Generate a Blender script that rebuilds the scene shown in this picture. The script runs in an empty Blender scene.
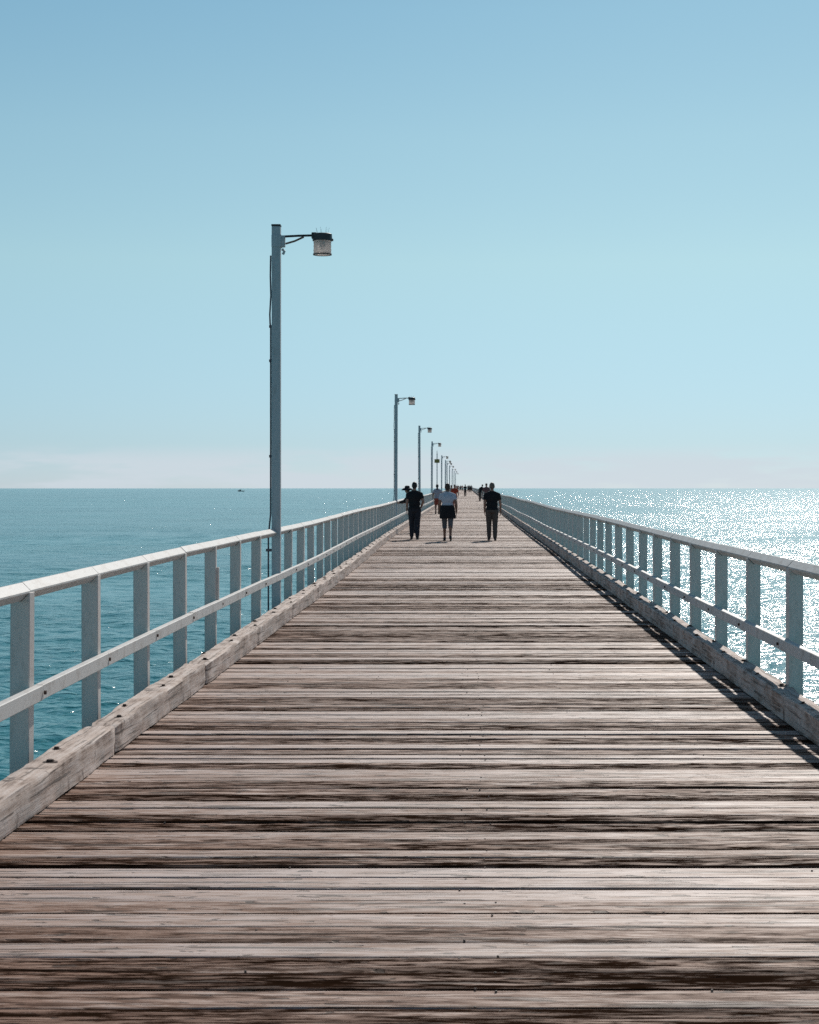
import bpy, bmesh, math, random
import numpy as np
from mathutils import Vector, Matrix, Euler

random.seed(7)
RNG = np.random.default_rng(11)
SC = bpy.context.scene
COL = SC.collection
R = math.radians

# ------------------------------------------------------------------ camera
EYE = 1.66
cam_d = bpy.data.cameras.new('camera')
cam_d.sensor_fit = 'HORIZONTAL'
cam_d.sensor_width = 24.0
cam_d.lens = 50.0
cam_d.shift_x = -0.0690
cam_d.shift_y = -0.0317
cam_d.clip_start = 0.1
cam_d.clip_end = 60000
cam_d.dof.use_dof = True
cam_d.dof.focus_distance = 17.0
cam_d.dof.aperture_fstop = 8.0
cam = bpy.data.objects.new('camera', cam_d)
COL.objects.link(cam)
cam.location = (0, 0, EYE)
cam.rotation_euler = (R(90), 0, 0)
SC.camera = cam

# ------------------------------------------------------------------ sky, sun, exposure
SUN_EL, SUN_AZ = 35.0, 13.4                      # azimuth measured from +Y towards +X
w = bpy.data.worlds.new('World'); SC.world = w
w.use_nodes = True
nt = w.node_tree; nt.nodes.clear()
def wn(t, **k):
    n = nt.nodes.new(t)
    for a, b in k.items(): setattr(n, a, b)
    return n
out = wn('ShaderNodeOutputWorld'); bg = wn('ShaderNodeBackground')
sky = wn('ShaderNodeTexSky'); sky.sky_type = 'NISHITA'; sky.sun_disc = False
sky.sun_elevation = R(SUN_EL); sky.sun_rotation = R(SUN_AZ)
sky.altitude = 0; sky.air_density = 0.6; sky.dust_density = 0.1; sky.ozone_density = 3.0
tint = wn('ShaderNodeMix', data_type='RGBA', blend_type='MULTIPLY'); tint.inputs[0].default_value = 1
tr = wn('ShaderNodeValToRGB')
el_ = tr.color_ramp.elements
el_[0].position = 0.0; el_[0].color = (.388, .428, .52, 1); el_[1].position = 1.0; el_[1].color = (.43, .52, .46, 1)
for p_, c_ in ((.025, (.435, .475, .49, 1)), (.13, (.85, .84, .59, 1)), (.20, (.91, .95, .665, 1)), (.27, (.85, .98, .72, 1)), (.45, (.58, .70, .58, 1))):
    e_ = el_.new(p_); e_.color = c_
# low band of thin cloud over the sea
tc = wn('ShaderNodeTexCoord')
mp = wn('ShaderNodeMapping'); mp.inputs['Scale'].default_value = (14, 14, 90); mp.inputs['Location'].default_value = (3.7, 1.2, 0)
nz = wn('ShaderNodeTexNoise'); nz.inputs['Scale'].default_value = 1.0; nz.inputs['Detail'].default_value = 5
sep = wn('ShaderNodeSeparateXYZ')
band = wn('ShaderNodeMapRange', interpolation_type='SMOOTHSTEP')
band.inputs[1].default_value = 0.026; band.inputs[2].default_value = 0.012
cl = wn('ShaderNodeMapRange', interpolation_type='SMOOTHSTEP')
cl.inputs[1].default_value = 0.36; cl.inputs[2].default_value = 0.56
mul = wn('ShaderNodeMath', operation='MULTIPLY'); mul2 = wn('ShaderNodeMath', operation='MULTIPLY'); mul2.inputs[1].default_value = 0.75
cm = wn('ShaderNodeMix', data_type='RGBA')
cm.inputs[7].default_value = (4.45, 4.95, 5.4, 1)
L = nt.links.new
L(tc.outputs['Generated'], mp.inputs[0]); L(mp.outputs[0], nz.inputs['Vector'])
L(tc.outputs['Generated'], sep.inputs[0]); L(sep.outputs[2], band.inputs[0])
L(nz.outputs[0], cl.inputs[0]); L(band.outputs[0], mul.inputs[0]); L(cl.outputs[0], mul.inputs[1])
L(mul.outputs[0], mul2.inputs[0]); L(mul2.outputs[0], cm.inputs[0])
L(sep.outputs[2], tr.inputs[0]); L(tr.outputs[0], tint.inputs[7]); L(sky.outputs[0], tint.inputs[6]); L(tint.outputs[2], cm.inputs[6]); L(cm.outputs[2], bg.inputs[0])
bg.inputs[1].default_value = 0.14
L(bg.outputs[0], out.inputs[0])

sd = bpy.data.lights.new('sun', 'SUN'); sd.energy = 3.7; sd.angle = R(0.53); sd.color = (1.0, 0.94, 0.86)
so = bpy.data.objects.new('sun', sd); COL.objects.link(so)
sv = Vector((math.sin(R(SUN_AZ))*math.cos(R(SUN_EL)), math.cos(R(SUN_AZ))*math.cos(R(SUN_EL)), math.sin(R(SUN_EL))))
so.rotation_euler = (-sv).to_track_quat('-Z', 'Y').to_euler()
so.location = (30, 60, 40)

SC.view_settings.view_transform = 'Standard'
SC.view_settings.look = 'None'
SC.view_settings.exposure = 0.0
SC.view_settings.gamma = 1.0
SC.view_settings.use_curve_mapping = False
SC.render.engine = 'CYCLES'
SC.cycles.use_denoising = False
SC.cycles.max_bounces = 6
SC.cycles.sample_clamp_indirect = 8

# ------------------------------------------------------------------ helpers
def link(o, parent=None):
    COL.objects.link(o)
    if parent is not None: o.parent = parent
    return o
def tag(o, label=None, cat=None, group=None, kind=None):
    if label: o['label'] = label
    if cat: o['category'] = cat
    if group: o['group'] = group
    if kind: o['kind'] = kind
    return o
def empty(name, loc=(0, 0, 0)):
    o = bpy.data.objects.new(name, None); o.empty_display_size = 0.2
    o.location = loc
    return link(o)
def copy_tree(o, parent=None):
    c = o.copy(); COL.objects.link(c)
    if parent is not None: c.parent = parent
    for ch in list(o.children): copy_tree(ch, c)
    return c

def mesh_from(name, verts, faces, mat=None, smooth=False):
    me = bpy.data.meshes.new(name)
    me.from_pydata([tuple(v) for v in verts], [], faces)
    if mat: me.materials.append(mat)
    if smooth: me.polygons.foreach_set('use_smooth', [True]*len(me.polygons))
    me.update()
    return me
def grid_mesh(name, V, F, mat, smooth=True):
    """V (n,3), F (m,4) numpy quads"""
    me = bpy.data.meshes.new(name)
    me.vertices.add(len(V)); me.vertices.foreach_set('co', np.ascontiguousarray(V, np.float32).ravel())
    me.loops.add(len(F)*4); me.loops.foreach_set('vertex_index', np.ascontiguousarray(F, np.int32).ravel())
    me.polygons.add(len(F))
    me.polygons.foreach_set('loop_start', np.arange(0, len(F)*4, 4, dtype=np.int32))
    me.polygons.foreach_set('use_smooth', np.full(len(F), smooth))
    me.materials.append(mat)
    me.update(calc_edges=True); me.validate()
    return me

class MB:
    def __init__(s): s.v = []; s.f = []
    def add(s, v, f):
        b = len(s.v); s.v += [Vector(p) for p in v]; s.f += [tuple(i+b for i in q) for q in f]; return s
    def box(s, c, d, ch=0.0, rot=None):
        """box with centre c, size d, long edges chamfered by ch (via bmesh bevel)"""
        bm = bmesh.new(); bmesh.ops.create_cube(bm, size=1)
        for p in bm.verts: p.co = Vector((p.co.x*d[0], p.co.y*d[1], p.co.z*d[2]))
        if ch: bmesh.ops.bevel(bm, geom=bm.edges[:], offset=ch, segments=1, affect='EDGES')
        if rot is not None: bmesh.ops.transform(bm, matrix=rot, verts=bm.verts)
        for p in bm.verts: p.co += Vector(c)
        bm.verts.index_update()
        s.add([p.co.copy() for p in bm.verts], [[q.index for q in f.verts] for f in bm.faces]); bm.free(); return s
    def tube(s, pts, rad, n=12, cap=True):
        pts = [Vector(p) for p in pts]; rs = rad if hasattr(rad, '__len__') else [rad]*len(pts)
        ring = []; up = None
        for i, p in enumerate(pts):
            t = (pts[min(i+1, len(pts)-1)]-pts[max(i-1, 0)]).normalized()
            if up is None: up = Vector((0, 0, 1)) if abs(t.z) < .9 else Vector((0, 1, 0))
            a = t.cross(up).normalized(); b = a.cross(t).normalized(); up = b
            ring.append([p+(a*math.cos(2*math.pi*k/n)+b*math.sin(2*math.pi*k/n))*rs[i] for k in range(n)])
        v = [q for r in ring for q in r]; f = []
        for i in range(len(pts)-1):
            for k in range(n):
                f.append((i*n+k, i*n+(k+1) % n, (i+1)*n+(k+1) % n, (i+1)*n+k))
        if cap:
            f.append(tuple(range(n-1, -1, -1))); f.append(tuple((len(pts)-1)*n+k for k in range(n)))
        return s.add(v, f)
    def lathe(s, prof, c=(0, 0, 0), n=24):
        v = []; f = []
        for r, z in prof:
            for k in range(n):
                a = 2*math.pi*k/n; v.append((c[0]+r*math.cos(a), c[1]+r*math.sin(a), c[2]+z))
        for i in range(len(prof)-1):
            for k in range(n):
                f.append((i*n+k, i*n+(k+1) % n, (i+1)*n+(k+1) % n, (i+1)*n+k))
        return s.add(v, f)
    def prism(s, poly, y0, y1):
        """poly in XZ extruded along Y"""
        n = len(poly)
        v = [(x, y0, z) for x, z in poly]+[(x, y1, z) for x, z in poly]
        f = [tuple(range(n)), tuple(range(2*n-1, n-1, -1))]
        for k in range(n): f.append((k, n+k, n+(k+1) % n, (k+1) % n))
        return s.add(v, f)
    def mesh(s, name, mat, smooth=False, bevel=0):
        me = mesh_from(name, s.v, s.f, mat, False)
        bm = bmesh.new(); bm.from_mesh(me)
        if bevel: bmesh.ops.bevel(bm, geom=[e for e in bm.edges if len(e.link_faces) == 2 and e.calc_face_angle() > .5], offset=bevel, segments=1, affect='EDGES')
        bmesh.ops.recalc_face_normals(bm, faces=bm.faces); bm.to_mesh(me); bm.free()
        if smooth:
            me.polygons.foreach_set('use_smooth', [True]*len(me.polygons))
            me.set_sharp_from_angle(angle=R(40))
        return me
    def build(s, name, mat, parent=None, smooth=False, bevel=0):
        return link(bpy.data.objects.new(name, s.mesh(name, mat, smooth, bevel)), parent)

# ------------------------------------------------------------------ materials
def mat(name):
    m = bpy.data.materials.new(name); m.use_nodes = True
    t = m.node_tree; b = t.nodes['Principled BSDF']
    return m, t, b
def node(t, typ, ins=None, **k):
    n = t.nodes.new(typ)
    for a, b in k.items(): setattr(n, a, b)
    for a, b in (ins or {}).items():
        if isinstance(b, bpy.types.NodeSocket): t.links.new(b, n.inputs[a])
        else: n.inputs[a].default_value = b
    return n
def ramp(t, fac, stops):
    n = t.nodes.new('ShaderNodeValToRGB'); t.links.new(fac, n.inputs[0])
    e = n.color_ramp.elements
    while len(e) > 1: e.remove(e[-1])
    e[0].position = stops[0][0]; e[0].color = (*stops[0][1], 1) if hasattr(stops[0][1], '__len__') else (stops[0][1],)*3+(1,)
    for p, c in stops[1:]:
        q = e.new(p); q.color = (*c, 1) if hasattr(c, '__len__') else (c, c, c, 1)
    return n.outputs[0]
def math_(t, op, a, b=0.0, c=0.0, clamp=False):
    n = node(t, 'ShaderNodeMath', {0: a, 1: b, 2: c}, operation=op); n.use_clamp = clamp
    return n.outputs[0]
def mixc(t, f, a, b, bt='MIX'):
    n = node(t, 'ShaderNodeMix', {0: f, 6: a, 7: b}, data_type='RGBA', blend_type=bt); return n.outputs[2]

def simple(name, col, rough=.6, var=.12, scale=9, metal=0, bump=0.0):
    m, t, b = mat(name)
    tc = node(t, 'ShaderNodeTexCoord')
    n = node(t, 'ShaderNodeTexNoise', {'Vector': tc.outputs['Object'], 'Scale': scale, 'Detail': 4})
    lo = tuple(c*(1-var) for c in col); hi = tuple(min(1, c*(1+var)) for c in col)
    t.links.new(ramp(t, n.outputs[0], [(.35, lo), (.65, hi)]), b.inputs['Base Color'])
    b.inputs['Roughness'].default_value = rough; b.inputs['Metallic'].default_value = metal
    if bump:
        bp = node(t, 'ShaderNodeBump', {'Height': n.outputs[0], 'Strength': bump, 'Distance': .01}); t.links.new(bp.outputs[0], b.inputs['Normal'])
    return m

# weathered planks: attributes tone (0 dark brown .. 1 pale grey) and seed are per plank
def wood_material(name, pale=1.0, axis='X'):
    m, t, b = mat(name)
    geo = node(t, 'ShaderNodeTexCoord')
    tone = node(t, 'ShaderNodeAttribute', attribute_name='tone').outputs['Fac']
    seed = node(t, 'ShaderNodeAttribute', attribute_name='seed').outputs['Fac']
    sx = node(t, 'ShaderNodeSeparateXYZ', {0: geo.outputs['Object']})
    lx, ly = (sx.outputs[0], sx.outputs[1]) if axis == 'X' else (sx.outputs[1], sx.outputs[0])
    def coords(kx, ky, off):
        return node(t, 'ShaderNodeCombineXYZ', {0: math_(t, 'MULTIPLY_ADD', lx, kx, math_(t, 'MULTIPLY', seed, 37+off)),
                                              1: math_(t, 'MULTIPLY', ly, ky), 2: math_(t, 'MULTIPLY_ADD', sx.outputs[2], ky, math_(t, 'MULTIPLY', seed, 11+off))}).outputs[0]
    n1 = node(t, 'ShaderNodeTexNoise', {'Vector': coords(1.3, 19, 0), 'Scale': 1, 'Detail': 6, 'Roughness': .66, 'Distortion': .3}).outputs[0]
    n2 = node(t, 'ShaderNodeTexNoise', {'Vector': coords(5.0, 75, 5), 'Scale': 1, 'Detail': 5, 'Roughness': .65}).outputs[0]
    n3 = node(t, 'ShaderNodeTexNoise', {'Vector': coords(1.3, 44, 9), 'Scale': 1, 'Detail': 2, 'Roughness': .5, 'Distortion': .9}).outputs[0]
    n4 = node(t, 'ShaderNodeTexNoise', {'Vector': coords(.8, 1.6, 3), 'Scale': 1, 'Detail': 3}).outputs[0]
    amp = math_(t, 'MULTIPLY_ADD', tone, -.95, 1.35)      # bleached boards are evener than the dark, split ones
    v = math_(t, 'ADD', tone, math_(t, 'MULTIPLY', math_(t, 'MULTIPLY', math_(t, 'SUBTRACT', n1, .5), 1.7), amp))
    v = math_(t, 'ADD', v, math_(t, 'MULTIPLY', math_(t, 'SUBTRACT', node(t, 'ShaderNodeMapRange', {0: n2, 1: .42, 2: .58}, interpolation_type='SMOOTHSTEP').outputs[0], .5), math_(t, 'MULTIPLY', amp, .46)))
    v = math_(t, 'ADD', v, math_(t, 'MULTIPLY', math_(t, 'SUBTRACT', n4, .5), .35))
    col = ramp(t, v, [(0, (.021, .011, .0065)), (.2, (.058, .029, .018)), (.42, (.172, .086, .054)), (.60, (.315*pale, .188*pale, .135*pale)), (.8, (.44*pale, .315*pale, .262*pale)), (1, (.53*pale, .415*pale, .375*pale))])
    crack = node(t, 'ShaderNodeMapRange', {0: n3, 1: .585, 2: .615}, interpolation_type='SMOOTHSTEP').outputs[0]
    n5 = node(t, 'ShaderNodeTexNoise', {'Vector': coords(7, 34, 21), 'Scale': 1, 'Detail': 2, 'Roughness': .5, 'Distortion': .6}).outputs[0]
    chip = node(t, 'ShaderNodeMapRange', {0: n5, 1: .63, 2: .66}, interpolation_type='SMOOTHSTEP').outputs[0]
    crack = math_(t, 'MAXIMUM', crack, chip)
    col = mixc(t, math_(t, 'MULTIPLY', crack, .8), col, (.030, .016, .011, 1))
    t.links.new(col, b.inputs['Base Color'])
    t.links.new(math_(t, 'MULTIPLY_ADD', v, -.14, .72), b.inputs['Roughness'])
    t.links.new(math_(t, 'MULTIPLY_ADD', v, .42, -.06, True), b.inputs['Specular IOR Level'])
    h = math_(t, 'ADD', math_(t, 'MULTIPLY', n2, .5), math_(t, 'MULTIPLY', n1, .6))
    h = math_(t, 'SUBTRACT', h, math_(t, 'MULTIPLY', crack, 1.0))
    bp = node(t, 'ShaderNodeBump', {'Height': h, 'Strength': .7, 'Distance': .006}); t.links.new(bp.outputs[0], b.inputs['Normal'])
    return m
M_WOOD = wood_material('weathered_plank_wood')

# kerb timber: bleached grey hardwood with rust marks
def kerb_material():
    m, t, b = mat('bleached_kerb_timber')
    tc = node(t, 'ShaderNodeTexCoord'); seed = node(t, 'ShaderNodeObjectInfo').outputs['Random']
    mp = node(t, 'ShaderNodeMapping', {'Vector': tc.outputs['Object'], 'Scale': (42, 1.5, 42)})
    mp2 = node(t, 'ShaderNodeMapping', {'Vector': tc.outputs['Object'], 'Scale': (7, 4.5, 7)})
    n1 = node(t, 'ShaderNodeTexNoise', {'Vector': mp.outputs[0], 'Scale': 1, 'Detail': 5, 'Roughness': .65}).outputs[0]
    n2 = node(t, 'ShaderNodeTexNoise', {'Vector': mp2.outputs[0], 'Scale': 1, 'Detail': 5, 'Roughness': .6}).outputs[0]
    v = math_(t, 'ADD', math_(t, 'MULTIPLY', n1, .6), math_(t, 'MULTIPLY', n2, .5))
    col = ramp(t, v, [(.34, (.045, .028, .022)), (.43, (.26, .175, .135)), (.52, (.52, .405, .345)), (.66, (.68, .58, .53))])
    n3 = node(t, 'ShaderNodeTexNoise', {'Vector': node(t, 'ShaderNodeMapping', {'Vector': tc.outputs['Object'], 'Scale': (5, 5.5, 3)}).outputs[0], 'Scale': 1, 'Detail': 3, 'Roughness': .7}).outputs[0]
    nk = node(t, 'ShaderNodeTexNoise', {'Vector': node(t, 'ShaderNodeMapping', {'Vector': tc.outputs['Object'], 'Scale': (50, 1.1, 50)}).outputs[0], 'Scale': 1, 'Detail': 2, 'Distortion': .7}).outputs[0]
    ck = node(t, 'ShaderNodeMapRange', {0: nk, 1: .62, 2: .655, 4: .7}, interpolation_type='SMOOTHSTEP').outputs[0]
    col = mixc(t, ck, col, (.06, .04, .032, 1))
    spot = node(t, 'ShaderNodeMapRange', {0: n3, 1: .60, 2: .72, 4: .8}, interpolation_type='SMOOTHSTEP').outputs[0]
    col = mixc(t, spot, col, (.06, .032, .024, 1))
    t.links.new(col, b.inputs['Base Color']); b.inputs['Roughness'].default_value = .8
    bp = node(t, 'ShaderNodeBump', {'Height': v, 'Strength': .8, 'Distance': .012}); t.links.new(bp.outputs[0], b.inputs['Normal'])
    return m
M_KERB = kerb_material()

def paint_material(name, base, dirt, amount=.45):
    m, t, b = mat(name)
    tc = node(t, 'ShaderNodeTexCoord')
    mp = node(t, 'ShaderNodeMapping', {'Vector': tc.outputs['Object'], 'Scale': (14, 3, 3)})
    n1 = node(t, 'ShaderNodeTexNoise', {'Vector': mp.outputs[0], 'Scale': 1.5, 'Detail': 6, 'Roughness': .65}).outputs[0]
    n2 = node(t, 'ShaderNodeTexNoise', {'Vector': tc.outputs['Object'], 'Scale': 38, 'Detail': 3}).outputs[0]
    v = math_(t, 'ADD', math_(t, 'MULTIPLY', n1, .75), math_(t, 'MULTIPLY', n2, .25))
    f = node(t, 'ShaderNodeMapRange', {0: v, 1: .50, 2: .68, 4: amount}).outputs[0]
    t.links.new(mixc(t, f, (*base, 1), (*dirt, 1)), b.inputs['Base Color'])
    b.inputs['Roughness'].default_value = .6
    bp = node(t, 'ShaderNodeBump', {'Height': v, 'Strength': .25, 'Distance': .006}); t.links.new(bp.outputs[0], b.inputs['Normal'])
    return m
M_PAINT = paint_material('aged_white_rail_paint', (.66, .64, .62), (.32, .25, .20), .6)
M_POST = paint_material('aged_grey_post_paint', (.72, .655, .615), (.40, .34, .30), .45)
M_STEEL = paint_material('galvanised_lamp_post', (.52, .54, .56), (.36, .35, .34), .6)
M_DARK = simple('dark_lamp_metal', (.035, .035, .04), .45, .3)
M_RUST = simple('rusty_bolt', (.065, .035, .025), .8, .5, 60)
M_CABLE = simple('dark_conduit', (.14, .10, .12), .5, .2)
def glass_material():
    m, t, b = mat('ribbed_lamp_glass')
    tc = node(t, 'ShaderNodeTexCoord')
    sx = node(t, 'ShaderNodeSeparateXYZ', {0: tc.outputs['Object']})
    w_ = math_(t, 'SINE', math_(t, 'MULTIPLY', sx.outputs[2], 210))
    b.inputs['Base Color'].default_value = (.84, .76, .72, 1)
    b.inputs['Transmission Weight'].default_value = .35
    b.inputs['Roughness'].default_value = .35; b.inputs['IOR'].default_value = 1.45
    bp = node(t, 'ShaderNodeBump', {'Height': w_, 'Strength': .5, 'Distance': .004}); t.links.new(bp.outputs[0], b.inputs['Normal'])
    tl = node(t, 'ShaderNodeBsdfTranslucent', {'Color': (.88, .78, .74, 1)})
    mx = node(t, 'ShaderNodeMixShader', {0: .55, 1: b.outputs[0], 2: tl.outputs[0]})
    t.links.new(mx.outputs[0], t.nodes['Material Output'].inputs[0])
    return m
M_GLASS = glass_material()
M_LAMPRING = simple('brown_lamp_ring', (.20, .13, .105), .6, .3, 30)
M_YELLOW = simple('ochre_sign', (.33, .24, .07), .6, .15)
M_BLACK = simple('black_cloth', (.010, .010, .013), .9, .3, 30)
M_NAVY = simple('navy_trousers', (.018, .022, .034), .9, .25, 30)
M_TAUPE = simple('taupe_trousers', (.105, .085, .075), .9, .2, 30)
M_PALE = simple('pale_blue_tee', (.50, .53, .62), .9, .1, 20)
M_GREYLEG = simple('grey_leggings', (.10, .115, .135), .9, .2, 30)
M_RED = simple('red_orange_cloth', (.42, .055, .025), .9, .2, 20)
M_CORAL = simple('coral_shorts', (.30, .075, .05), .9, .2, 20)
M_LILAC = simple('lilac_top', (.36, .35, .42), .9, .15, 20)
M_BEIGE = simple('beige_top', (.42, .35, .31), .9, .15, 20)
M_BROWNT = simple('maroon_top', (.17, .085, .085), .9, .2, 20)
M_SKIN = simple('skin', (.36, .20, .145), .55, .08, 15)
M_SKIN2 = simple('tanned_skin', (.24, .125, .085), .55, .08, 15)
M_HAIRB = simple('brown_hair', (.055, .032, .022), .6, .35, 60)
M_HAIRD = simple('dark_hair', (.015, .012, .012), .55, .35, 60)
M_HAIRG = simple('sandy_hair', (.16, .12, .095), .6, .35, 60)
M_SHOE = simple('dark_shoe', (.02, .02, .022), .6, .3, 30)
M_HULL = simple('dark_boat_paint', (.035, .06, .065), .4, .2, 2)
M_CABIN = simple('boat_cabin_paint', (.10, .13, .14), .4, .2, 2)
M_WINDOW = simple('tinted_window', (.02, .03, .035), .1, .1, 2)

# ------------------------------------------------------------------ sea
SEA = -5.0
def sea():
    cx, cy = 0.0, 0.0
    r = list(np.geomspace(1.0, 30, 40)); 
    while r[-1] < 16000: r.append(r[-1]*(1+.0030+.010*min(1, max(0, math.log(r[-1]/60)/4))))
    r = np.array(r)
    front = np.linspace(-24, 24, 620); side = np.linspace(24, 336, 90)[1:-1]
    a = np.radians(np.concatenate([front, side])); n = len(a)
    RR, AA = np.meshgrid(r, a, indexing='ij')
    X = cx+RR*np.sin(AA); Y = cy+RR*np.cos(AA)
    dr = np.gradient(r)[:, None]; cell = np.maximum(dr, RR*math.radians(48/620))
    Z = np.zeros_like(X)
    rg = np.random.default_rng(5)
    wind = math.radians(205)
    for i in range(64):
        lam = float(np.exp(rg.uniform(np.log(.55), np.log(7.0))))
        th = wind+rg.normal(0, .75)
        k = 2*math.pi/lam; amp = lam*.0056*rg.uniform(.6, 1.3)*(1.5 if lam < 1.6 else 1.15 if lam < 3 else .6)
        ph = rg.uniform(0, 6.283)
        fade = np.clip((lam/cell-2.2)/2.0, 0, 1)
        q = k*(X*math.sin(th)+Y*math.cos(th))+ph+.6*np.sin(.11*X+.07*Y+i)
        s = np.sin(q)
        Z += amp*fade*(s+.25*np.cos(2*q))
    gust = .65+.5*np.sin(.031*X+1.3*np.sin(.02*Y))*np.sin(.043*Y+.9)+.15*np.sin(.11*Y+.05*X)
    Z *= np.clip(gust, .35, 1.3)
    Z -= (RR**2)/(2*6.371e6*1.15)
    V = np.stack([X, Y, Z+SEA], -1).reshape(-1, 3)
    i0 = np.arange(len(r)-1)[:, None]*n; j = np.arange(n)[None]; j2 = (j+1) % n
    F = np.stack([i0+j, i0+n+j, i0+n+j2, i0+j2], -1).reshape(-1, 4)[:, ::-1]
    m, t, b = mat('sea_water')
    tc = node(t, 'ShaderNodeTexCoord')
    P = tc.outputs['Object']
    big = node(t, 'ShaderNodeTexNoise', {'Vector': node(t, 'ShaderNodeMapping', {'Vector': P, 'Scale': (.004, .011, 1)}).outputs[0], 'Scale': 1, 'Detail': 4}).outputs[0]
    col = ramp(t, big, [(.35, (.020, .178, .205)), (.65, (.045, .262, .285))])
    t.links.new(col, b.inputs['Base Color'])
    b.inputs['Roughness'].default_value = .165; b.inputs['IOR'].default_value = 1.33
    mA = node(t, 'ShaderNodeMapping', {'Vector': P, 'Scale': (1.1, 1.6, 1), 'Rotation': (0, 0, .35)}).outputs[0]
    nA = node(t, 'ShaderNodeTexNoise', {'Vector': mA, 'Scale': 1.3, 'Detail': 2.6, 'Roughness': .5, 'Distortion': .3}).outputs[0]
    nB = node(t, 'ShaderNodeTexNoise', {'Vector': mA, 'Scale': .28, 'Detail': 3, 'Roughness': .5}).outputs[0]
    nC = node(t, 'ShaderNodeTexNoise', {'Vector': mA, 'Scale': 6.0, 'Detail': 3, 'Roughness': .6}).outputs[0]
    h = math_(t, 'ADD', math_(t, 'MULTIPLY', nA, .25), math_(t, 'MULTIPLY', nB, .27))
    h = math_(t, 'ADD', h, math_(t, 'MULTIPLY', nC, .016))
    gu = node(t, 'ShaderNodeTexNoise', {'Vector': P, 'Scale': .03, 'Detail': 7, 'Roughness': .72}).outputs[0]
    st = node(t, 'ShaderNodeMapRange', {0: gu, 1: .32, 2: .68, 3: .35, 4: 1.35}).outputs[0]
    bp = node(t, 'ShaderNodeBump', {'Height': h, 'Strength': st, 'Distance': 1.0}); t.links.new(bp.outputs[0], b.inputs['Normal'])
    o = link(bpy.data.objects.new('sea_water', grid_mesh('sea_water', V, F, m)))
    tag(o, 'rippled teal sea glittering on both sides of the pier', 'sea', kind='structure')
sea()

# ------------------------------------------------------------------ pier deck
XL, XR = -2.43, 2.40                 # ends of the planks
KIN_L, KOUT_L = -2.17, -2.345        # kerb faces
KIN_R, KOUT_R = 2.245, 2.40
PIER_END = 862.0
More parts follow.
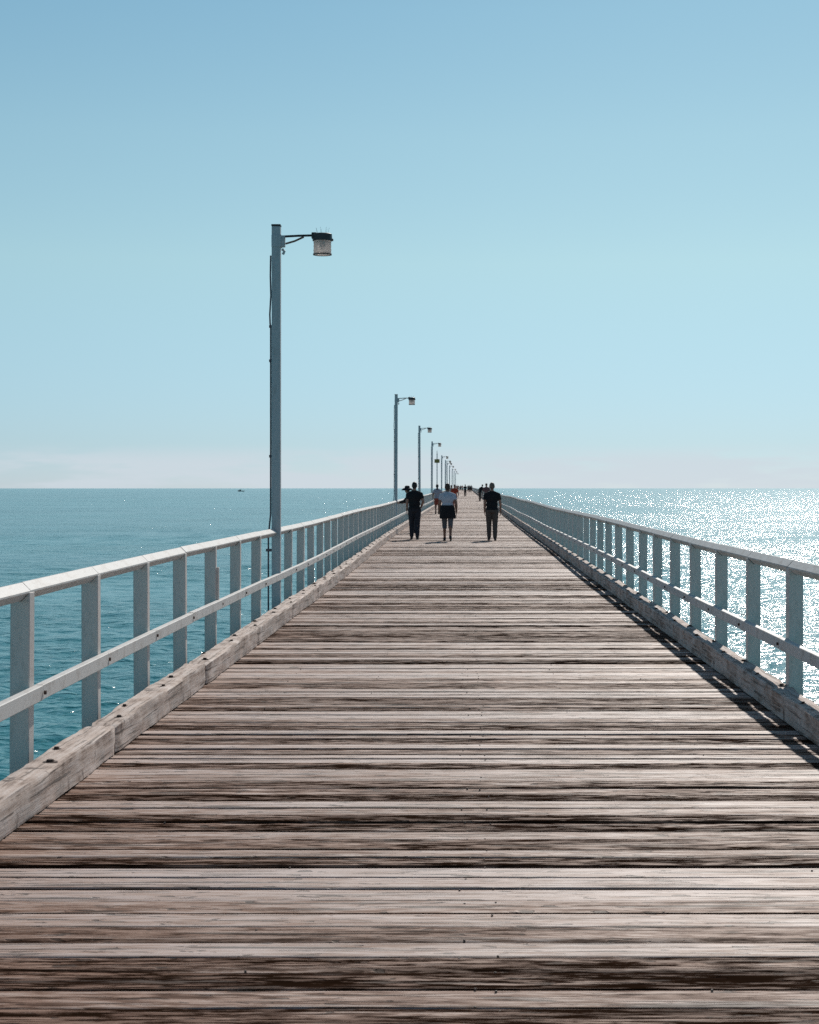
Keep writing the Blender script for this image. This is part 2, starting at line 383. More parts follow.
# row tones read from the nearest rows outwards (0 dark brown .. 1 pale grey)
TONES = [.22, .55, .17, .30, .82, .52, .84, .66, .88, .84, .9, .26, .66, .42, .68, .22, .2, .68, .8, .12, .48, .36, .75, .84, .22, .9, .86, .5,
         .88, .30, .6, .9, .25, .45, .62, .9, .85, .3, .55, .36, .3, .8, .9, .8, .42, .35, .7, .45, .8, .9]
def left_shift(y):                   # the far part of the pier is a little wider on its left side
    k = np.clip((y-22)/40, 0, 1); return -.22*k*k*(3-2*k)
def smooth_noise(n, k, rg):
    p = rg.normal(0, 1, max(k, 2)); return np.interp(np.linspace(0, len(p)-1, n), np.arange(len(p)), p)
def deck():
    rg = np.random.default_rng(3)
    Vs, Fs, To, Se = [], [], [], []
    base = 0
    PITCH = .1975
    row0 = -42
    y = 5.333+PITCH*row0-PITCH
    i = row0-1
    markov = .6
    while y < PIER_END:
        if -1 <= i < len(TONES)-1: tone = TONES[i+1]
        else:
            r_ = rg.random()
            tone = .12+.2*rg.random() if r_ < .30 else (.36+.3*rg.random() if r_ < .58 else .75+.22*rg.random())
        wdt = PITCH*rg.uniform(.91, 1.09)
        gap = rg.uniform(.011, .018) if rg.random() < .8 else rg.uniform(.018, .028)
        near = y < 48
        nP, nX = (13, 30) if near else ((7, 10) if y < 130 else (4, 2))
        halves = [(XL, XR)]
        dz = rg.normal(0, .0022)
        for hi, (xa, xb) in enumerate(halves):
            if hi == 0: xa = xa+float(left_shift(y))
            xa2, xb2 = xa+rg.uniform(-.02, .012), xb+rg.uniform(-.012, .02)
            if len(halves) == 2: (xb2, xa2) = (xb, xa2) if hi == 0 else (xb2, xa)
            tt = tone if hi == 0 else min(1, max(0, tone+rg.normal(0, .14)))
            seed = rg.random(); tilt = rg.normal(0, .004)
            worn = (1.0-tt)*.0022+.0008
            ys = np.linspace(0, 1, nP)
            if nP > 4:                     # crowd the samples at the worn arrises
                ys = .5-.5*np.cos(math.pi*ys)*(.55+.45*np.abs(np.cos(math.pi*ys)))
            xs = np.linspace(xa2, xb2, nX)
            d_edge = np.minimum(ys, 1-ys)*(wdt-gap)
            round_ = -.007*np.clip(1-d_edge/.011, 0, 1)**2
            if nP > 4:
                g = smooth_noise(nP, nP, rg)[None]*np.ones((nX, 1))
                g = g+.7*np.stack([smooth_noise(nX, 6, rg) for _ in range(nP)], 1)
                g = g*worn*(1 if near else .6)
                el = .0022*np.stack([smooth_noise(nX, 9, rg), smooth_noise(nX, 9, rg)], 1)
            else:
                g = np.zeros((nX, nP)); el = np.zeros((nX, 2))
            Yg = y+gap/2+ys[None]*(wdt-gap)*np.ones((nX, 1))
            Yg[:, 0] += el[:, 0]; Yg[:, -1] += el[:, 1]
            Zg = dz+tilt*(ys[None]-.5)+round_[None]+g
            Zg -= .004
            Xg = xs[:, None]*np.ones((1, nP))
            top = np.stack([Xg, Yg, Zg], -1)
            # side walls: extra columns at both long edges going down
            lo0 = top[:, :1].copy(); lo0[..., 2] = -.075
            lo1 = top[:, -1:].copy(); lo1[..., 2] = -.075
            G = np.concatenate([lo0, top[:, :1], top, top[:, -1:], lo1], 1); nc = nP+4
            a = np.arange(nX-1)[:, None]*nc; b_ = np.arange(nc-1)[None]
            F = np.stack([a+b_, a+nc+b_, a+nc+b_+1, a+b_+1], -1)
            F = np.delete(F, [1, nc-3], 1).reshape(-1, 4)
            Vs.append(G.reshape(-1, 3)); Fs.append(F+base); base += nX*nc
            tn = np.full((nX, nc), tt); tn[:, :2] = .06; tn[:, -2:] = .06; To.append(tn.ravel()); Se.append(np.full(nX*nc, seed))  # side walls toned near black: shade of the gaps painted into the colour
        y += wdt; i += 1
    V = np.concatenate(Vs); F = np.concatenate(Fs)
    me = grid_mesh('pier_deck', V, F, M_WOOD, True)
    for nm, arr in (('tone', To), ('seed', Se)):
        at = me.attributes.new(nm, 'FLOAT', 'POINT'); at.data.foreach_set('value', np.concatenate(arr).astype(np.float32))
    o = link(bpy.data.objects.new('pier_deck', me))
    tag(o, 'long pier walkway of weathered brown and grey cross planks', 'deck', kind='structure')
    # bearers under the planks
    j = MB()
    for x in (-2.28, -1.5, -.75, .03, .78, 1.5, 2.28):
        j.box((x, (PIER_END-4)/2, -.225), (.2, PIER_END+4, .3))
    jo = j.build('deck_bearers', simple('dark_bearer_timber', (.05, .04, .035), .9, .3, 4)); tag(jo, 'dark timber bearers under the planks', 'bearers', kind='structure')
    # spikes that hold the planks, in rows beside the middle of the deck and near the kerbs
    nb = MB(); rg = np.random.default_rng(8)
    k = 0; y = 5.333-PITCH
    while y < 30:
        for x in (-1.5, -.78, .0, .10, .78, 1.5):
            if rg.random() < (.85 if abs(x-.05) < .1 else .3):
                nb.tube([(x+rg.normal(0, .012), y+PITCH*rg.uniform(.25, .75), -.012), (x, y+PITCH*.5, .0015)][:1]+[(x+rg.normal(0, .012), y+PITCH*rg.uniform(.3, .7), .0012)], .0065, 6) if False else nb.lathe([(.0001, .003), (.003, .0025), (.0044, .0005), (.0044, -.01)], (x+rg.normal(0, .02), y+PITCH*rg.uniform(.25, .75), -.002), 7)
        y += PITCH
    no = nb.build('deck_spikes', simple('worn_spike_heads', (.17, .12, .095), .6, .5, 60)); tag(no, 'small rusty spike heads dotted over the planks', 'spikes', kind='stuff')
deck()

# ------------------------------------------------------------------ kerb timbers
def kerb(side):
    xi, xo = (KIN_L, KOUT_L) if side == 'L' else (KIN_R, KOUT_R)
    wdt = abs(xo-xi); xc = (xi+xo)/2; hgt = .178
    root = empty('timber_kerb', (xc, 0, 0))
    tag(root, 'sunlit bleached timber kerb edging the deck on the left, rusty bolts on top' if side == 'L' else 'shaded dark timber kerb edging the deck on the right beside its own shadow', 'kerb', 'timber kerbs along the deck')
    rg = np.random.default_rng(21 if side == 'L' else 22)
    seg = 3.62; y = 3.06 if side == 'L' else 1.9
    def piece(length, nx, ofs):
        nx = max(2, nx)
        prof = []
        n = 20
        pts = [(-.5, 0), (-.5, .25), (-.5, .5), (-.5, .75), (-.5, .93), (-.44, 1), (-.2, 1), (0, 1), (.2, 1), (.44, 1), (.5, .93), (.5, .75), (.5, .5), (.5, .25), (.5, 0)]
        V = []; m = len(pts)
        wob = [smooth_noise(nx, max(3, int(length*3)), rg)*.0035 for _ in range(m)]
        fine = rg.normal(0, .0012, (nx, m))
        for i in range(nx):
            yy = ofs+length*i/(nx-1)
            e = min(i, nx-1-i)
            endr = .012 if e == 0 else 0
            for k, (px, pz) in enumerate(pts):
                d = wob[k][i]+fine[i, k]
                x_ = px*(wdt-2*endr)+d*(1 if px > 0 else -1)
                z_ = .003+pz*(hgt-.003)-endr*(pz > .6)+(d if pz >= .93 else 0)
                V.append((x_, yy, z_))
        F = []
        for i in range(nx-1):
            for k in range(m-1): F.append((i*m+k, i*m+k+1, (i+1)*m+k+1, (i+1)*m+k))
        F.append(tuple(range(m-1, -1, -1))); F.append(tuple((nx-1)*m+k for k in range(m)))
        return V, F
    farV, farF = [], []
    cnt = 0
    while y < PIER_END:
        length = min(seg+rg.uniform(-.25, .25), PIER_END-y)
        dx, dzz = rg.normal(0, .004)+(float(left_shift(y+1.8)) if side == 'L' else 0), abs(rg.normal(0, .002))
        if cnt < 60:
            nx = 60 if y < 30 else 14
            V, F = piece(length-.014, nx, 0)
            me = mesh_from('beam', V, F, M_KERB, True); me.set_sharp_from_angle(angle=R(38))
            o = link(bpy.data.objects.new('beam', me), root); o.location = (dx, y, dzz)
        else:
            V, F = piece(length-.014, 2, y)
            b0 = len(farV); farV += [(v[0]+dx, v[1], v[2]+dzz) for v in V]; farF += [tuple(q+b0 for q in f) for f in F]
        y += length; cnt += 1
    fo = link(bpy.data.objects.new('beam', mesh_from('beam', farV, farF, M_KERB, False)), root); fo['kind'] = 'stuff'
    # bolt heads on the top face
    bm_ = MB().lathe([(.0001, .016), (.013, .015), (.016, .009), (.016, .003), (.03, .003), (.03, -.012)], n=10).mesh('bolt', M_RUST)
    yb = 6.1
    for k in range(96):
        o = link(bpy.data.objects.new('bolt', bm_), root)
        o.location = ((.03 if k % 2 else -.035)+rg.normal(0, .008)+(float(left_shift(yb)) if side == 'L' else 0), yb+rg.normal(0, .06), hgt+.001); o.scale = (1+rg.normal(0, .15),)*2+(1,)
        yb += .62 if k % 2 else 1.18
kerb('L'); kerb('R')

# ------------------------------------------------------------------ railings
BAY = 1.82
LAMP_Y = [22.36, 65.8, 100.0, 135.5, 190.0, 223.5, 247.0, 282.0, 334.0, 385.0, 440.0]
def railing(side):
    sgn = -1 if side == 'L' else 1                  # outward direction
    X0 = -2.507 if side == 'L' else 2.452
    ph = 9.62 if side == 'L' else 12.75
    root = empty('pier_railing', (X0, 0, 0))
    tag(root, 'sunlit white timber post and rail fence on the left side, lamp posts along it' if side == 'L' else 'backlit white timber post and rail fence on the right side, no lamp posts', 'railing', 'timber railings along the pier')
    rg = np.random.default_rng(31 if side == 'L' else 32)
    hw, hd, top, c = .0555, .048, 1.048, .007
    def post_mesh():
        b = MB()
        prof = [(-hw, -.5), (hw, -.5), (hw, top), (0, top-.056), (-hw, top)]
        b.prism(prof, -hd, hd)
        return b.mesh('post', M_POST, bevel=.005)
    pm = post_mesh()
    # mid rail face is on the deck side
    xm = -sgn*(hw+.0265)
    bolt = MB().tube([(0, 0, 0), (-sgn*.012, 0, 0)], .012, 8).mesh('bolt', M_RUST)
    n0 = -4
    ys = []
    k = n0
    while ph+BAY*k < PIER_END: ys.append(ph+BAY*k); k += 1
    def wave(y): return (.010*math.sin(y*.137+1)+.009*math.sin(y*.31+.5*sgn)+.012*math.sin(y*.043+2*sgn)+(float(left_shift(y)) if side == 'L' else 0), .011*math.sin(y*.21+sgn)+.010*math.sin(y*.093))
    pv, pf, tv, tf, mv, mf = [], [], [], [], [], []
    def rail(name, prof, L, store=None, y0=0, off=(0, 0), off2=(0, 0)):
        n = len(prof)
        v = [(x+off[0], y0, z+off[1]) for x, z in prof]+[(x+off2[0], y0+L, z+off2[1]) for x, z in prof]
        f = [tuple(range(n)), tuple(range(2*n-1, n-1, -1))]+[(q, n+q, n+(q+1) % n, (q+1) % n) for q in range(n)]
        if store is not None:
            b0 = len(store[0]); store[0].extend(v); store[1].extend([tuple(i+b0 for i in q) for q in f]); return
        me = mesh_from(name, v, f, M_PAINT)
        bm = bmesh.new(); bm.from_mesh(me); bmesh.ops.recalc_face_normals(bm, faces=bm.faces); bm.to_mesh(me); bm.free()
        return me
    q = .056; e = .005
    zt = top
    dia = [(0-e, zt+q-e), (0+e, zt+q-e), (q-e, zt+e), (q-e, zt-e), (e, zt-q+e), (-e, zt-q+e), (-q+e, zt-e), (-q+e, zt+e)]
    mid = [(xm-.025, .432), (xm-.021, .428), (xm+.021, .428), (xm+.025, .432), (xm+.025, .510), (xm+.021, .514), (xm-.021, .514), (xm-.025, .510)]
    pcount = 0
    for i, y in enumerate(ys):
        wx, wz = wave(y)
        jz = rg.normal(0, .004)
        lamp_here = side == 'L' and any(abs(y-l) < BAY*.45 for l in LAMP_Y)
        near = i < 100
        if not lamp_here:
            if near:
                o = link(bpy.data.objects.new('post', pm), root)
                o.location = (wx, y, wz); o.rotation_euler = (rg.normal(0, .004), rg.normal(0, .004), rg.normal(0, .02))
                if i < 40:
                    bo = link(bpy.data.objects.new('bolt', bolt), o); bo.location = (xm-sgn*.0255, .068, .472)
            else:
                b0 = len(pv)
                pv += [(v.co.x+wx, v.co.y+y, v.co.z+wz) for v in pm.vertices]; pf += [tuple(a+b0 for a in p.vertices) for p in pm.polygons]
        if i+1 < len(ys):
            wx2, wz2 = wave(ys[i+1])
            jy = rg.normal(0, .006)
            o1 = (wx+rg.normal(0, .002), wz+abs(rg.normal(0, .003))); o2 = (wx2+rg.normal(0, .002), wz2+abs(rg.normal(0, .003)))
            g = .007
            la = .066 if lamp_here else g
            lb = .066 if side == 'L' and any(abs(ys[i+1]-l) < BAY*.45 for l in LAMP_Y) else g
            if near:
                me = rail('top_rail', dia, BAY-la-lb, None, 0, (o1[0], o1[1]), (o2[0], o2[1]))
                ob = link(bpy.data.objects.new('top_rail', me), root); ob.location = (0, y+la, 0)
                me = rail('mid_rail', mid, BAY-2*g, None, 0, o1, o2)
                ob = link(bpy.data.objects.new('mid_rail', me), root); ob.location = (0, y+.06+g, 0)
            else:
                rail('', dia, BAY-la-lb, (tv, tf), y+la, o1, o2); rail('', mid, BAY-2*g, (mv, mf), y+.06+g, o1, o2)
    for nm, v, f, m in (('post', pv, pf, M_POST), ('top_rail', tv, tf, M_PAINT), ('mid_rail', mv, mf, M_PAINT)):
        me = mesh_from(nm, v, f, m)
        bm = bmesh.new(); bm.from_mesh(me); bmesh.ops.recalc_face_normals(bm, faces=bm.faces); bm.to_mesh(me); bm.free()
        o = link(bpy.data.objects.new(nm, me), root); o['kind'] = 'stuff'
    if side == 'L':
        b = MB().box((.02, 16.85+.075, .69), (.075, .05, .33), .004).box((.02, 16.85+.104, .60), (.03, .012, .2))
        b.build('junction_box', M_POST, root)
    return root
railing('L'); railing('R')

# ------------------------------------------------------------------ lamp posts
def make_lamp(y):
    root = empty('lamp_post', (-2.485, y, -.6))
    z0 = .6
    H = 5.06+z0
    p = MB().box((0, 0, H/2), (.114, .112, H), .008)
    p.build('pole', M_STEEL, root)
    MB().box((0, 0, H+.012), (.122, .122, .024), .004).build('cap', M_DARK, root)
    H0 = H; H = H+.075
    c = MB().box((.006, 0, H-.27), (.130, .130, .17), .01).box((.085, 0, H-.27), (.06, .09, .15), .008).tube([(.075, .0, H-.37), (.105, 0, H-.40), (.085, 0, H-.44)], .018, 8)
    c.build('clamp', M_STEEL, root)
    a = MB().tube([(.10, 0, H-.205), (.3, 0, H-.195), (.50, 0, H-.19)], .015, 10)
    MB().tube([(.12, 0, H-.30), (.24, 0, H-.265), (.36, 0, H-.21)], .013, 8).build('brace', M_LAMPRING, root, True)
    a.build('bracket_arm', M_DARK, root)
    hx = .603
    hood = MB().lathe([(.0001, -.018), (.06, -.02), (.115, -.024), (.126, -.03), (.130, -.118), (.123, -.118), (.118, -.04), (.0001, -.03)], (hx, 0, H-.145), 24)
    hood.box((hx-.105, 0, H-.195), (.07, .09, .08), .006).box((hx+.128, 0, H-.25), (.03, .03, .03), .003)
    hood.build('lamp_hood', M_DARK, root, True)
    g = MB().lathe([(.112, -.262), (.118, -.29), (.113, -.31), (.118, -.335), (.113, -.36), (.119, -.385), (.114, -.41), (.119, -.43), (.114, -.44), (.09, -.446), (.0001, -.448)], (hx, 0, H), 28)
    gl = g.build('glass_shade', M_GLASS, root, True)
    MB().lathe([(.02, 0), (.028, -.03), (.028, -.09), (.012, -.115), (.0001, -.12)], (hx, 0, H-.245), 14).build('bulb', simple('frosted_bulb', (.75, .73, .7), .4, .05), root, True)
    MB().lathe([(.113, .0), (.123, -.002), (.123, -.016), (.113, -.018), (.113, 0)], (hx, 0, H-.432), 28).build('lower_ring', M_LAMPRING, root)
    s = MB()
    for k in range(7):
        a_ = k*2*math.pi/7
        s.tube([(hx+.07*math.cos(a_), .07*math.sin(a_), H-.17), (hx+.09*math.cos(a_), .09*math.sin(a_), H-.09)], .0014, 5)
    s.build('bird_spikes', M_STEEL, root)
    H = H0
    cpts = [(-.074, 0, H-.38), (-.079, 0, H-.65), (-.072, 0, H-.9), (-.086, 0, H-1.15), (-.082, 0, H-1.27), (-.074, 0, H-1.32), (-.074, 0, 2.2+z0), (-.075, 0, 1.3+z0), (-.105, 0, 1.0+z0), (-.105, 0, -.2)]
    cb = MB().tube(cpts, .011, 8)
    for zz in (H-1.31, 3.3+z0, 2.05+z0, .82+z0): cb.box((-.072 if zz > 1.3+z0 else -.095, 0, zz), (.042 if zz > 1.3+z0 else .08, .06, .035), .003)
    cb.build('conduit', M_CABLE, root, True)
    return root
lampA = make_lamp(LAMP_Y[0])
LAMP_LABELS = ['tallest looking grey lamp post, nearest the camera, with black hooded glass lamp',
               'second nearest grey lamp post, just left of the man in black tee',
               'third nearest grey lamp post, standing behind the head of the man in dark trousers',
               'fourth lamp post from the camera, last before the ochre sign pole',
               'fifth lamp post from the camera, first beyond the ochre sign pole']
for i, y in enumerate(LAMP_Y):
    l = lampA if i == 0 else copy_tree(lampA)
    l.location = (-2.485+float(left_shift(y)), y, -.6)
    if i in (1, 2, 3): l.scale = (1, 1, 1.02)
    if i: l.rotation_euler = (random.gauss(0, .004), random.gauss(0, .005), random.gauss(0, .05))
    tag(l, LAMP_LABELS[i] if i < 5 else 'tiny far lamp post in the crowded row beyond the ochre sign pole', 'lamp post', 'lamp posts along the left railing')

# pole with an ochre box between the fourth and fifth lamps
sp = empty('sign_pole', (-2.80, 165.0, -.5)); tag(sp, 'slim pole with a small ochre sign box, between the far lamp posts', 'sign pole')
MB().tube([(0, 0, 0), (0, 0, 5.2)], .045, 10).build('pole', M_STEEL, sp, True)
MB().tube([(0, 0, 5.2), (0, 0, 5.32), (0, 0, 5.6)], [.05, .03, .012], 8).build('finial', M_DARK, sp, True)
MB().box((0, -.06, 4.58), (.50, .10, .36), .02).build('sign_box', M_YELLOW, sp)

# ------------------------------------------------------------------ people
def cap_geo(mb, p0, r0, p1, r1, flat=False, n=14, sq=1.0):
    p0, p1 = Vector(p0), Vector(p1); t = (p1-p0); L_ = t.length; t.normalize()
    up = Vector((0, 1, 0)) if abs(t.y) < .9 else Vector((1, 0, 0))
    a = t.cross(up).normalized(); b = a.cross(t).normalized()
    rings = []
    if flat: rings = [(-.0, r0*.02), (0, r0), (L_, r1), (L_, r1*.02)]
    else:
        for k in range(5): th = math.pi/2*(1-k/4); rings.append((-r0*math.sin(th), max(r0*math.cos(th), r0*.03)))
        for k in range(5): th = math.pi/2*k/4; rings.append((L_+r1*math.sin(th), max(r1*math.cos(th), r1*.03)))
    v = []; f = []
    for d, r_ in rings:
        for k in range(n):
            an = 2*math.pi*k/n; v.append(p0+t*d+a*(r_*math.cos(an))+b*(r_*sq*math.sin(an)))
    for i in range(len(rings)-1):
        for k in range(n): f.append((i*n+k, i*n+(k+1) % n, (i+1)*n+(k+1) % n, (i+1)*n+k))
    f.append(tuple(range(n-1, -1, -1))); f.append(tuple((len(rings)-1)*n+k for k in range(n)))
    mb.add(v, f)
def ell(mb, c, r, rot=(0, 0, 0), nu=18, nv=12):
    M_ = Euler(rot).to_matrix(); v = []; f = []
    for i in range(nv+1):
        th = math.pi*i/nv; s_ = max(math.sin(th), .02)
        for k in range(nu):
            a = 2*math.pi*k/nu
            v.append(Vector(c)+M_ @ Vector((r[0]*s_*math.cos(a), r[1]*s_*math.sin(a), r[2]*math.cos(th))))
    for i in range(nv):
        for k in range(nu): f.append((i*nu+k, (i+1)*nu+k, (i+1)*nu+(k+1) % nu, i*nu+(k+1) % nu))
    f.append(tuple(range(nu))); f.append(tuple(nv*nu+k for k in range(nu-1, -1, -1)))
    mb.add(v, f)
def blend(mb, name, material, voxel, smooth_it=4):
    me0 = mb.mesh('tmp', None)
    o = bpy.data.objects.new('tmp', me0); COL.objects.link(o)
    r_ = o.modifiers.new('r', 'REMESH'); r_.mode = 'VOXEL'; r_.voxel_size = voxel; r_.use_smooth_shade = True
    if smooth_it:
        s_ = o.modifiers.new('s', 'SMOOTH'); s_.factor = .5; s_.iterations = smooth_it
    dg = bpy.context.evaluated_depsgraph_get(); dg.update()
    me = bpy.data.meshes.new_from_object(o.evaluated_get(dg)); me.name = name
    bpy.data.objects.remove(o); bpy.data.meshes.remove(me0)
    me.materials.clear(); me.materials.append(material)
    me.polygons.foreach_set('use_smooth', [True]*len(me.polygons))
    return me

def person(loc, H, label, top, bottom, hair, skin=M_SKIN, heading=0, stride=.12, build=1.0, style='trousers', arms=((0, .05), (0, .05)),
           lean=(0, 0), hat=False, long_hair=False, sleeves=.62, fine=.010, shoe=M_SHOE, over=None, back_arm=None, group=None, lie=0):
    """figure facing +Y; arms: (bend forward of forearm, swing) left,right; back_arm overrides joints"""
    s = H/1.76; P = lambda x, y, z: (x*s, y*s, z*s)
    lx, ly = lean
    def up(x, y, z):                                   # lean of everything above the hips
        k = max(0, z-.92); return P(x+lx*k, y+ly*k, z)
    bw = build
    B = MB()
    # torso
    ell(B, P(0, -.012, .93), P(.165*bw, .12*bw, .13))
    ell(B, up(0, 0, 1.09), P(.145*bw, .10*bw, .15))
    ell(B, up(0, 0, 1.29), P(.170*bw, .112*bw, .20))
    for q in (-1, 1): cap_geo(B, up(q*.03*bw, -.005, 1.455), .06*s, up(q*.155*bw, -.005, 1.405), .055*s)
    cap_geo(B, up(0, -.01, 1.43), .062*s, up(0, .012, 1.56), .054*s)
    # head
    hx, hy, hz = up(0, .025, 1.655)
    ell(B, (hx, hy, hz), P(.074, .092, .108)); ell(B, (hx, hy+.03*s, hz-.06*s), P(.055, .06, .06))
    cap_geo(B, (hx, hy+.092*s, hz+.01*s), .010*s, (hx, hy+.106*s, hz-.028*s), .015*s)
    for q in (-1, 1):
        ell(B, (hx+q*.077*s, hy-.005*s, hz-.012*s), P(.012, .022, .034))
        ell(B, (hx+q*.031*s, hy+.083*s, hz+.012*s), P(.014, .008, .008))
    ell(B, (hx, hy+.085*s, hz-.062*s), P(.024, .010, .009))
    J = {}
    ph = [stride, -stride]
    for q, d in ((-1, ph[0]), (1, ph[1])):
        hip = P(q*.088*bw, 0, .90)
        knee = P(q*.092, .05+d*.55, .49+abs(d)*.02)
        ank = P(q*.09, d*1.0-.02+(0 if d > 0 else -.02), .085+(.05 if d < -.1 else 0)) if stride else P(q*.09, -.02, .085)
        toe = (ank[0]+q*.02*s, ank[1]+.165*s, .035*s)
        heel = (ank[0], ank[1]-.04*s, .045*s+(.05*s if d < -.1 else 0))
        J[q] = (hip, knee, ank, toe, heel)
        cap_geo(B, hip, .088*s*bw, knee, .056*s*bw); cap_geo(B, knee, .055*s, ank, .037*s)
        mid = (Vector(knee)*.68+Vector(ank)*.32); ell(B, mid+Vector((0, -.022*s, 0)), P(.045, .048, .11))
        cap_geo(B, heel, .036*s, toe, .026*s, sq=.8)
    A = {}
    for idx, q in enumerate((-1, 1)):
        sw, out_ = arms[idx][0], arms[idx][1]
        sh = up(q*.178*bw, -.005, 1.395)
        if back_arm and q in back_arm: el_, wr = [up(*c) for c in back_arm[q]]
        else:
            el_ = up(q*(.205*bw+out_), -.03+sw*.5, 1.135); wr = up(q*(.205*bw+out_*1.1), .04+sw, .89)
        A[q] = (sh, el_, wr)
        cap_geo(B, sh, .055*s*(.6+.4*bw), el_, .041*s); cap_geo(B, el_, .041*s, wr, .028*s)
        d = (Vector(wr)-Vector(el_)).normalized(); side_ = Vector((0, 1, 0))-d*d.y
        side_ = side_.normalized() if side_.length > .1 else Vector((0, 0, 1)); nrm = d.cross(side_)
        w0 = Vector(wr)
        for fk, fl in ((-1.5, .062), (-.5, .075), (.5, .080), (1.5, .070)):
            k0 = w0+d*.085*s+side_*(fk*.019*s); k1 = k0+d*fl*.5*s+nrm*(-q*.012*s); k2 = k1+d*fl*.42*s+nrm*(-q*.03*s)
            cap_geo(B, w0+d*.02*s+side_*(fk*.013*s), .014*s, k0, .0115*s, n=8); cap_geo(B, k0, .0095*s, k1, .009*s, n=8); cap_geo(B, k1, .009*s, k2, .0075*s, n=8)
        t0 = w0+d*.03*s+side_*.028*s; t1 = t0+d*.035*s+side_*.028*s; cap_geo(B, t0, .013*s, t1, .011*s, n=8); cap_geo(B, t1, .011*s, t1+d*.035*s, .009*s, n=8)
    me = blend(B, 'person', skin, fine, 3)
    o = link(bpy.data.objects.new('person', me)); o.location = loc; o.rotation_euler = (0, 0, heading)
    tag(o, label, 'person', group or 'people walking on the pier')
    g = .014*s
    # top
    T = MB()
    ell(T, P(0, -.010, .955), (( .165*bw)*s+g*1.2, .12*bw*s+g*1.3, .10*s)); ell(T, up(0, 0, 1.09), (.147*bw*s+g*1.3, .10*bw*s+g*1.5, .17*s))
    ell(T, up(0, 0, 1.29), (.170*bw*s+g, .112*bw*s+g, .20*s+g*.4))
    for q in (-1, 1): cap_geo(T, up(q*.03*bw, -.005, 1.455), .06*s+g*.7, up(q*.155*bw, -.005, 1.405), .055*s+g*.7)
    cap_geo(T, up(0, -.01, 1.43), .066*s, up(0, .004, 1.50), .063*s, flat=True)
    for q in (-1, 1):
        sh, el_, wr = A[q]; e = Vector(sh).lerp(Vector(el_), min(1, sleeves))
        cap_geo(T, sh, .055*s*(.6+.4*bw)+g*.6, e, .046*s*(.6+.4*bw)+g*1.0, flat=True); ell(T, sh, (.056*s*(.6+.4*bw)+g*.5,)*3)
        if sleeves > 1: cap_geo(T, el_, .044*s+g, Vector(el_).lerp(Vector(wr), .9), .032*s+g, flat=True); ell(T, el_, (.044*s+g,)*3)
    link(bpy.data.objects.new('shirt', blend(T, 'shirt', top, fine, 3)), o)
    # bottom
    D = MB()
    ell(D, P(0, -.012, .925), (.165*bw*s+g*.8, .12*bw*s+g*.8, .125*s))
    nm = 'trousers'
    for q in (-1, 1):
        hip, knee, ank, toe, heel = [Vector(c) for c in J[q]]
        if style == 'trousers':
            cap_geo(D, hip, .088*s*bw+g, knee, .056*s*bw+g*1.3); cap_geo(D, knee, .057*s*bw+g*1.3, ank, .046*s+g*1.1, flat=True)
        elif style == 'shorts':
            nm = 'shorts'; cap_geo(D, hip, .088*s*bw+g, hip.lerp(knee, .86), .066*s*bw+g*2, flat=True)
        else:
            nm = 'leggings'; cap_geo(D, hip, .088*s*bw+g*.6, knee, .056*s*bw+g*.7); cap_geo(D, knee, .057*s*bw+g*.7, knee.lerp(ank, .28), .054*s*bw+g*.6, flat=True)
    link(bpy.data.objects.new(nm, blend(D, nm, bottom, fine, 3)), o)
    if over:                                           # jacket or skirt tied round the hips, flared
        S_ = MB(); n = 28; prof = [(1.10, .172, .13), (1.07, .190, .145), (.97, .205, .165), (.85, .215, .18), (.70, .228, .19), (.70, .215, .175), (.9, .185, .15), (1.10, .155, .115)]
        v = []; f = []
        for z, rx, ry in prof:
            for k in range(n):
                a = 2*math.pi*k/n; wv = 1+.045*math.sin(a*5+1)*(1-z)*2.2; v.append(P(rx*wv*math.cos(a)*bw, -.012+ry*wv*math.sin(a)*bw, z+.012*math.sin(3*a)*(z < .75)))
        for i in range(len(prof)-1):
            for k in range(n): f.append((i*n+k, i*n+(k+1) % n, (i+1)*n+(k+1) % n, (i+1)*n+k))
        S_.add(v, f); S_.build('skirt', over, o, True)
    for q in (-1, 1):
        hip, knee, ank, toe, heel = [Vector(c) for c in J[q]]
        F_ = MB(); cap_geo(F_, heel+Vector((0, 0, .002)), .043*s, toe, .034*s, sq=.85); cap_geo(F_, ank+Vector((0, 0, -.005*s)), .047*s, heel+Vector((0, .03*s, 0)), .043*s)
        F_.box(((heel.x+toe.x)/2, (heel.y+toe.y)/2, min(heel.z, toe.z)-.022*s), (.075*s, .27*s, .022*s), .005)
        link(bpy.data.objects.new('shoe', blend(F_, 'shoe', shoe, .008, 2)), o)
    # hair
    Hh = MB(); ell(Hh, (hx, hy-.014*s, hz+.026*s), P(.083, .094, .098)); ell(Hh, (hx, hy-.04*s, hz-.018*s), P(.076, .062, .082))
    if long_hair: cap_geo(Hh, (hx, hy-.065*s, hz-.02*s), .06*s, (hx, hy-.085*s, hz-.2*s), .045*s)
    link(bpy.data.objects.new('hair', blend(Hh, 'hair', hair, .008, 2)), o)
    if hat:
        ht = MB().lathe([(.0001, .125), (.06, .122), (.085, .10), (.095, .045), (.15, .03), (.20, -.015), (.205, -.045), (.19, -.03), (.14, .0), (.09, .015), (.0001, .03)], (hx, hy, hz+.03*s), 28)
        ht.build('sun_hat', M_BLACK, o, True)
    return o

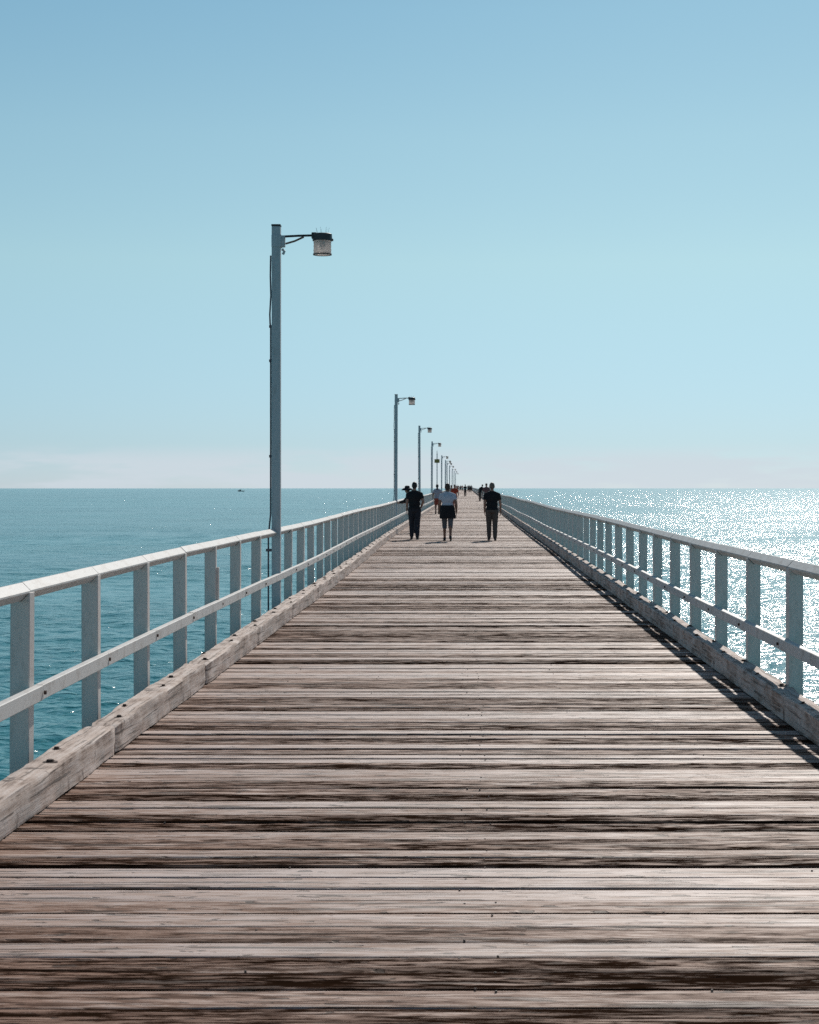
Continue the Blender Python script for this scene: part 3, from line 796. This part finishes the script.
def at(px, foot_y):                                    # a standing place on the deck
    Y = 1706*EYE/(foot_y-486.0); return ((px-466)/1706*Y, Y, 0.0)
person(at(414.5, 539.3), 1.775, 'man in black tee and dark trousers walking away on the left, elbow out', M_BLACK, M_NAVY, M_HAIRD, build=1.12, stride=.09,
       back_arm={1: ((.27, -.05, 1.16), (.20, .10, .99)), -1: ((-.232, -.03, 1.14), (-.238, .05, .90))}, fine=.009, sleeves=.6)
person(at(447.5, 541.0), 1.73, 'woman in pale blue tee with black skirt and grey leggings walking in the middle', M_PALE, M_GREYLEG, M_HAIRB, skin=M_SKIN2, build=1.12, stride=.16,
       style='leggings', over=M_BLACK, fine=.009, arms=((.10, .01), (-.06, .04)), sleeves=.5)
person(at(492.0, 540.2), 1.755, 'man in black polo and taupe trousers walking away on the right', M_BLACK, M_TAUPE, M_HAIRG, build=1.10, stride=.07,
       fine=.009, arms=((.02, .0), (.03, .035)), sleeves=.6)
person((-1.78, 60.4, 0), 1.62, 'person in a black wide-brimmed sun hat leaning an arm on the left railing', M_BLACK, M_NAVY, M_HAIRD, heading=R(62), stride=0,
       lean=(-.05, .45), hat=True, sleeves=1.5, back_arm={-1: ((-.27, .22, 1.22), (-.22, .48, 1.16)), 1: ((.24, .22, 1.22), (.16, .48, 1.16))})
person(at(437.2, 514.0), 1.76, 'dark haired woman in lilac top and coral shorts walking farther along the pier', M_LILAC, M_CORAL, M_HAIRD, skin=M_SKIN2, style='shorts', stride=.1, long_hair=True,
       back_arm={1: ((.30, .02, 1.2), (.2, .2, 1.1)), -1: ((-.25, -.02, 1.14), (-.25, .06, .92))}, fine=.012)
person(at(454.6, 508.5), 1.76, 'person in a red top, half hidden beyond the woman in the black skirt', M_RED, M_CORAL, M_HAIRB, heading=R(170), stride=.08, build=1.1, fine=.012)
person(at(451.4, 504.5), 1.74, 'person in a beige top beside the walker in the red top', M_BEIGE, M_TAUPE, M_HAIRB, heading=R(185), stride=.08, fine=.014)
person(at(465.2, 496.6), 1.90, 'lone far walker dressed in black near the middle of the deck', M_BLACK, M_BLACK, M_HAIRD, stride=.1, fine=.016)
person(at(479.9, 501.2), 1.82, 'far person in black top leaning sideways towards the right railing', M_BLACK, M_TAUPE, M_HAIRD, heading=R(-15), stride=.2, lean=(.36, .02), fine=.014)
person(at(486.4, 507.5), 1.86, 'person in maroon top mostly hidden behind the man in taupe trousers', M_BROWNT, M_TAUPE, M_HAIRB, heading=R(170), stride=.1, build=1.08, fine=.014)
far = [(458.6, 490.3, M_BLACK, 'far dark walker in the cluster left of the lone black walker'), (460.6, 490.6, M_NAVY, None), (462.2, 491.0, M_RED, 'tiny far walker in a red top just left of the lone black walker'), (457.0, 493.0, M_CORAL, 'far walker in a coral top beside the shoulder of the woman in pale blue'),
       (468.2, 491.8, M_BLACK, None), (469.8, 492.2, M_BLACK, None), (471.3, 491.6, M_NAVY, None)]
for px, fy, m_, lab in far:
    left = px < 465
    person(at(px, fy), 1.95, lab or ('far dark walker in the cluster left of the lone black walker' if left else 'far dark walker in the small group just right of the lone black walker'), m_, M_BLACK, M_HAIRD, stride=.08, fine=.022, build=1.2,
           group='far walkers left of the lone black walker' if left else 'far walkers right of the lone black walker')

# ------------------------------------------------------------------ motor boat far out on the left
bt = empty('motor_boat', (-290, 2200, SEA-.38)); bt.rotation_euler = (0, 0, R(88))
tag(bt, 'small dark motor boat far out on the sea near the horizon', 'boat')
def boat():
    st = [(-3.9, 1.15, .95, .0), (-2, 1.3, 1.0, -.05), (0, 1.35, 1.1, -.05), (2, 1.1, 1.3, .0), (3.3, .55, 1.5, .15), (4.3, .04, 1.7, .6)]
    v = []; f = []
    for y, hw, zt, zb in st: v += [(-hw, y, zt), (-hw*.75, y, .3+zb), (0, y, -.3+zb), (hw*.75, y, .3+zb), (hw, y, zt)]
    for i in range(len(st)-1):
        for k in range(4): f.append((i*5+k, i*5+k+1, (i+1)*5+k+1, (i+1)*5+k))
        f.append((i*5+4, i*5, (i+1)*5, (i+1)*5+4))
    f.append((0, 1, 2, 3, 4)); f.append(tuple(25+k for k in (4, 3, 2, 1, 0)))
    MB().add(v, f).build('hull', M_HULL, bt)
    MB().prism([(-1.0, 1.0), (1.0, 1.0), (.85, 2.35), (-.85, 2.35)], .2, 2.2).box((0, 1.0, 2.41), (2.1, 2.8, .1), .02).build('cabin', M_CABIN, bt)
    MB().prism([(-.8, 1.5), (.8, 1.5), (.74, 2.2), (-.74, 2.2)], .14, .19).build('window', M_WINDOW, bt)
    MB().box((0, -4.1, 1.1), (.5, .5, .9), .08).box((0, -4.1, .35), (.2, .3, .9), .02).build('outboard_motor', M_DARK, bt)
boat()
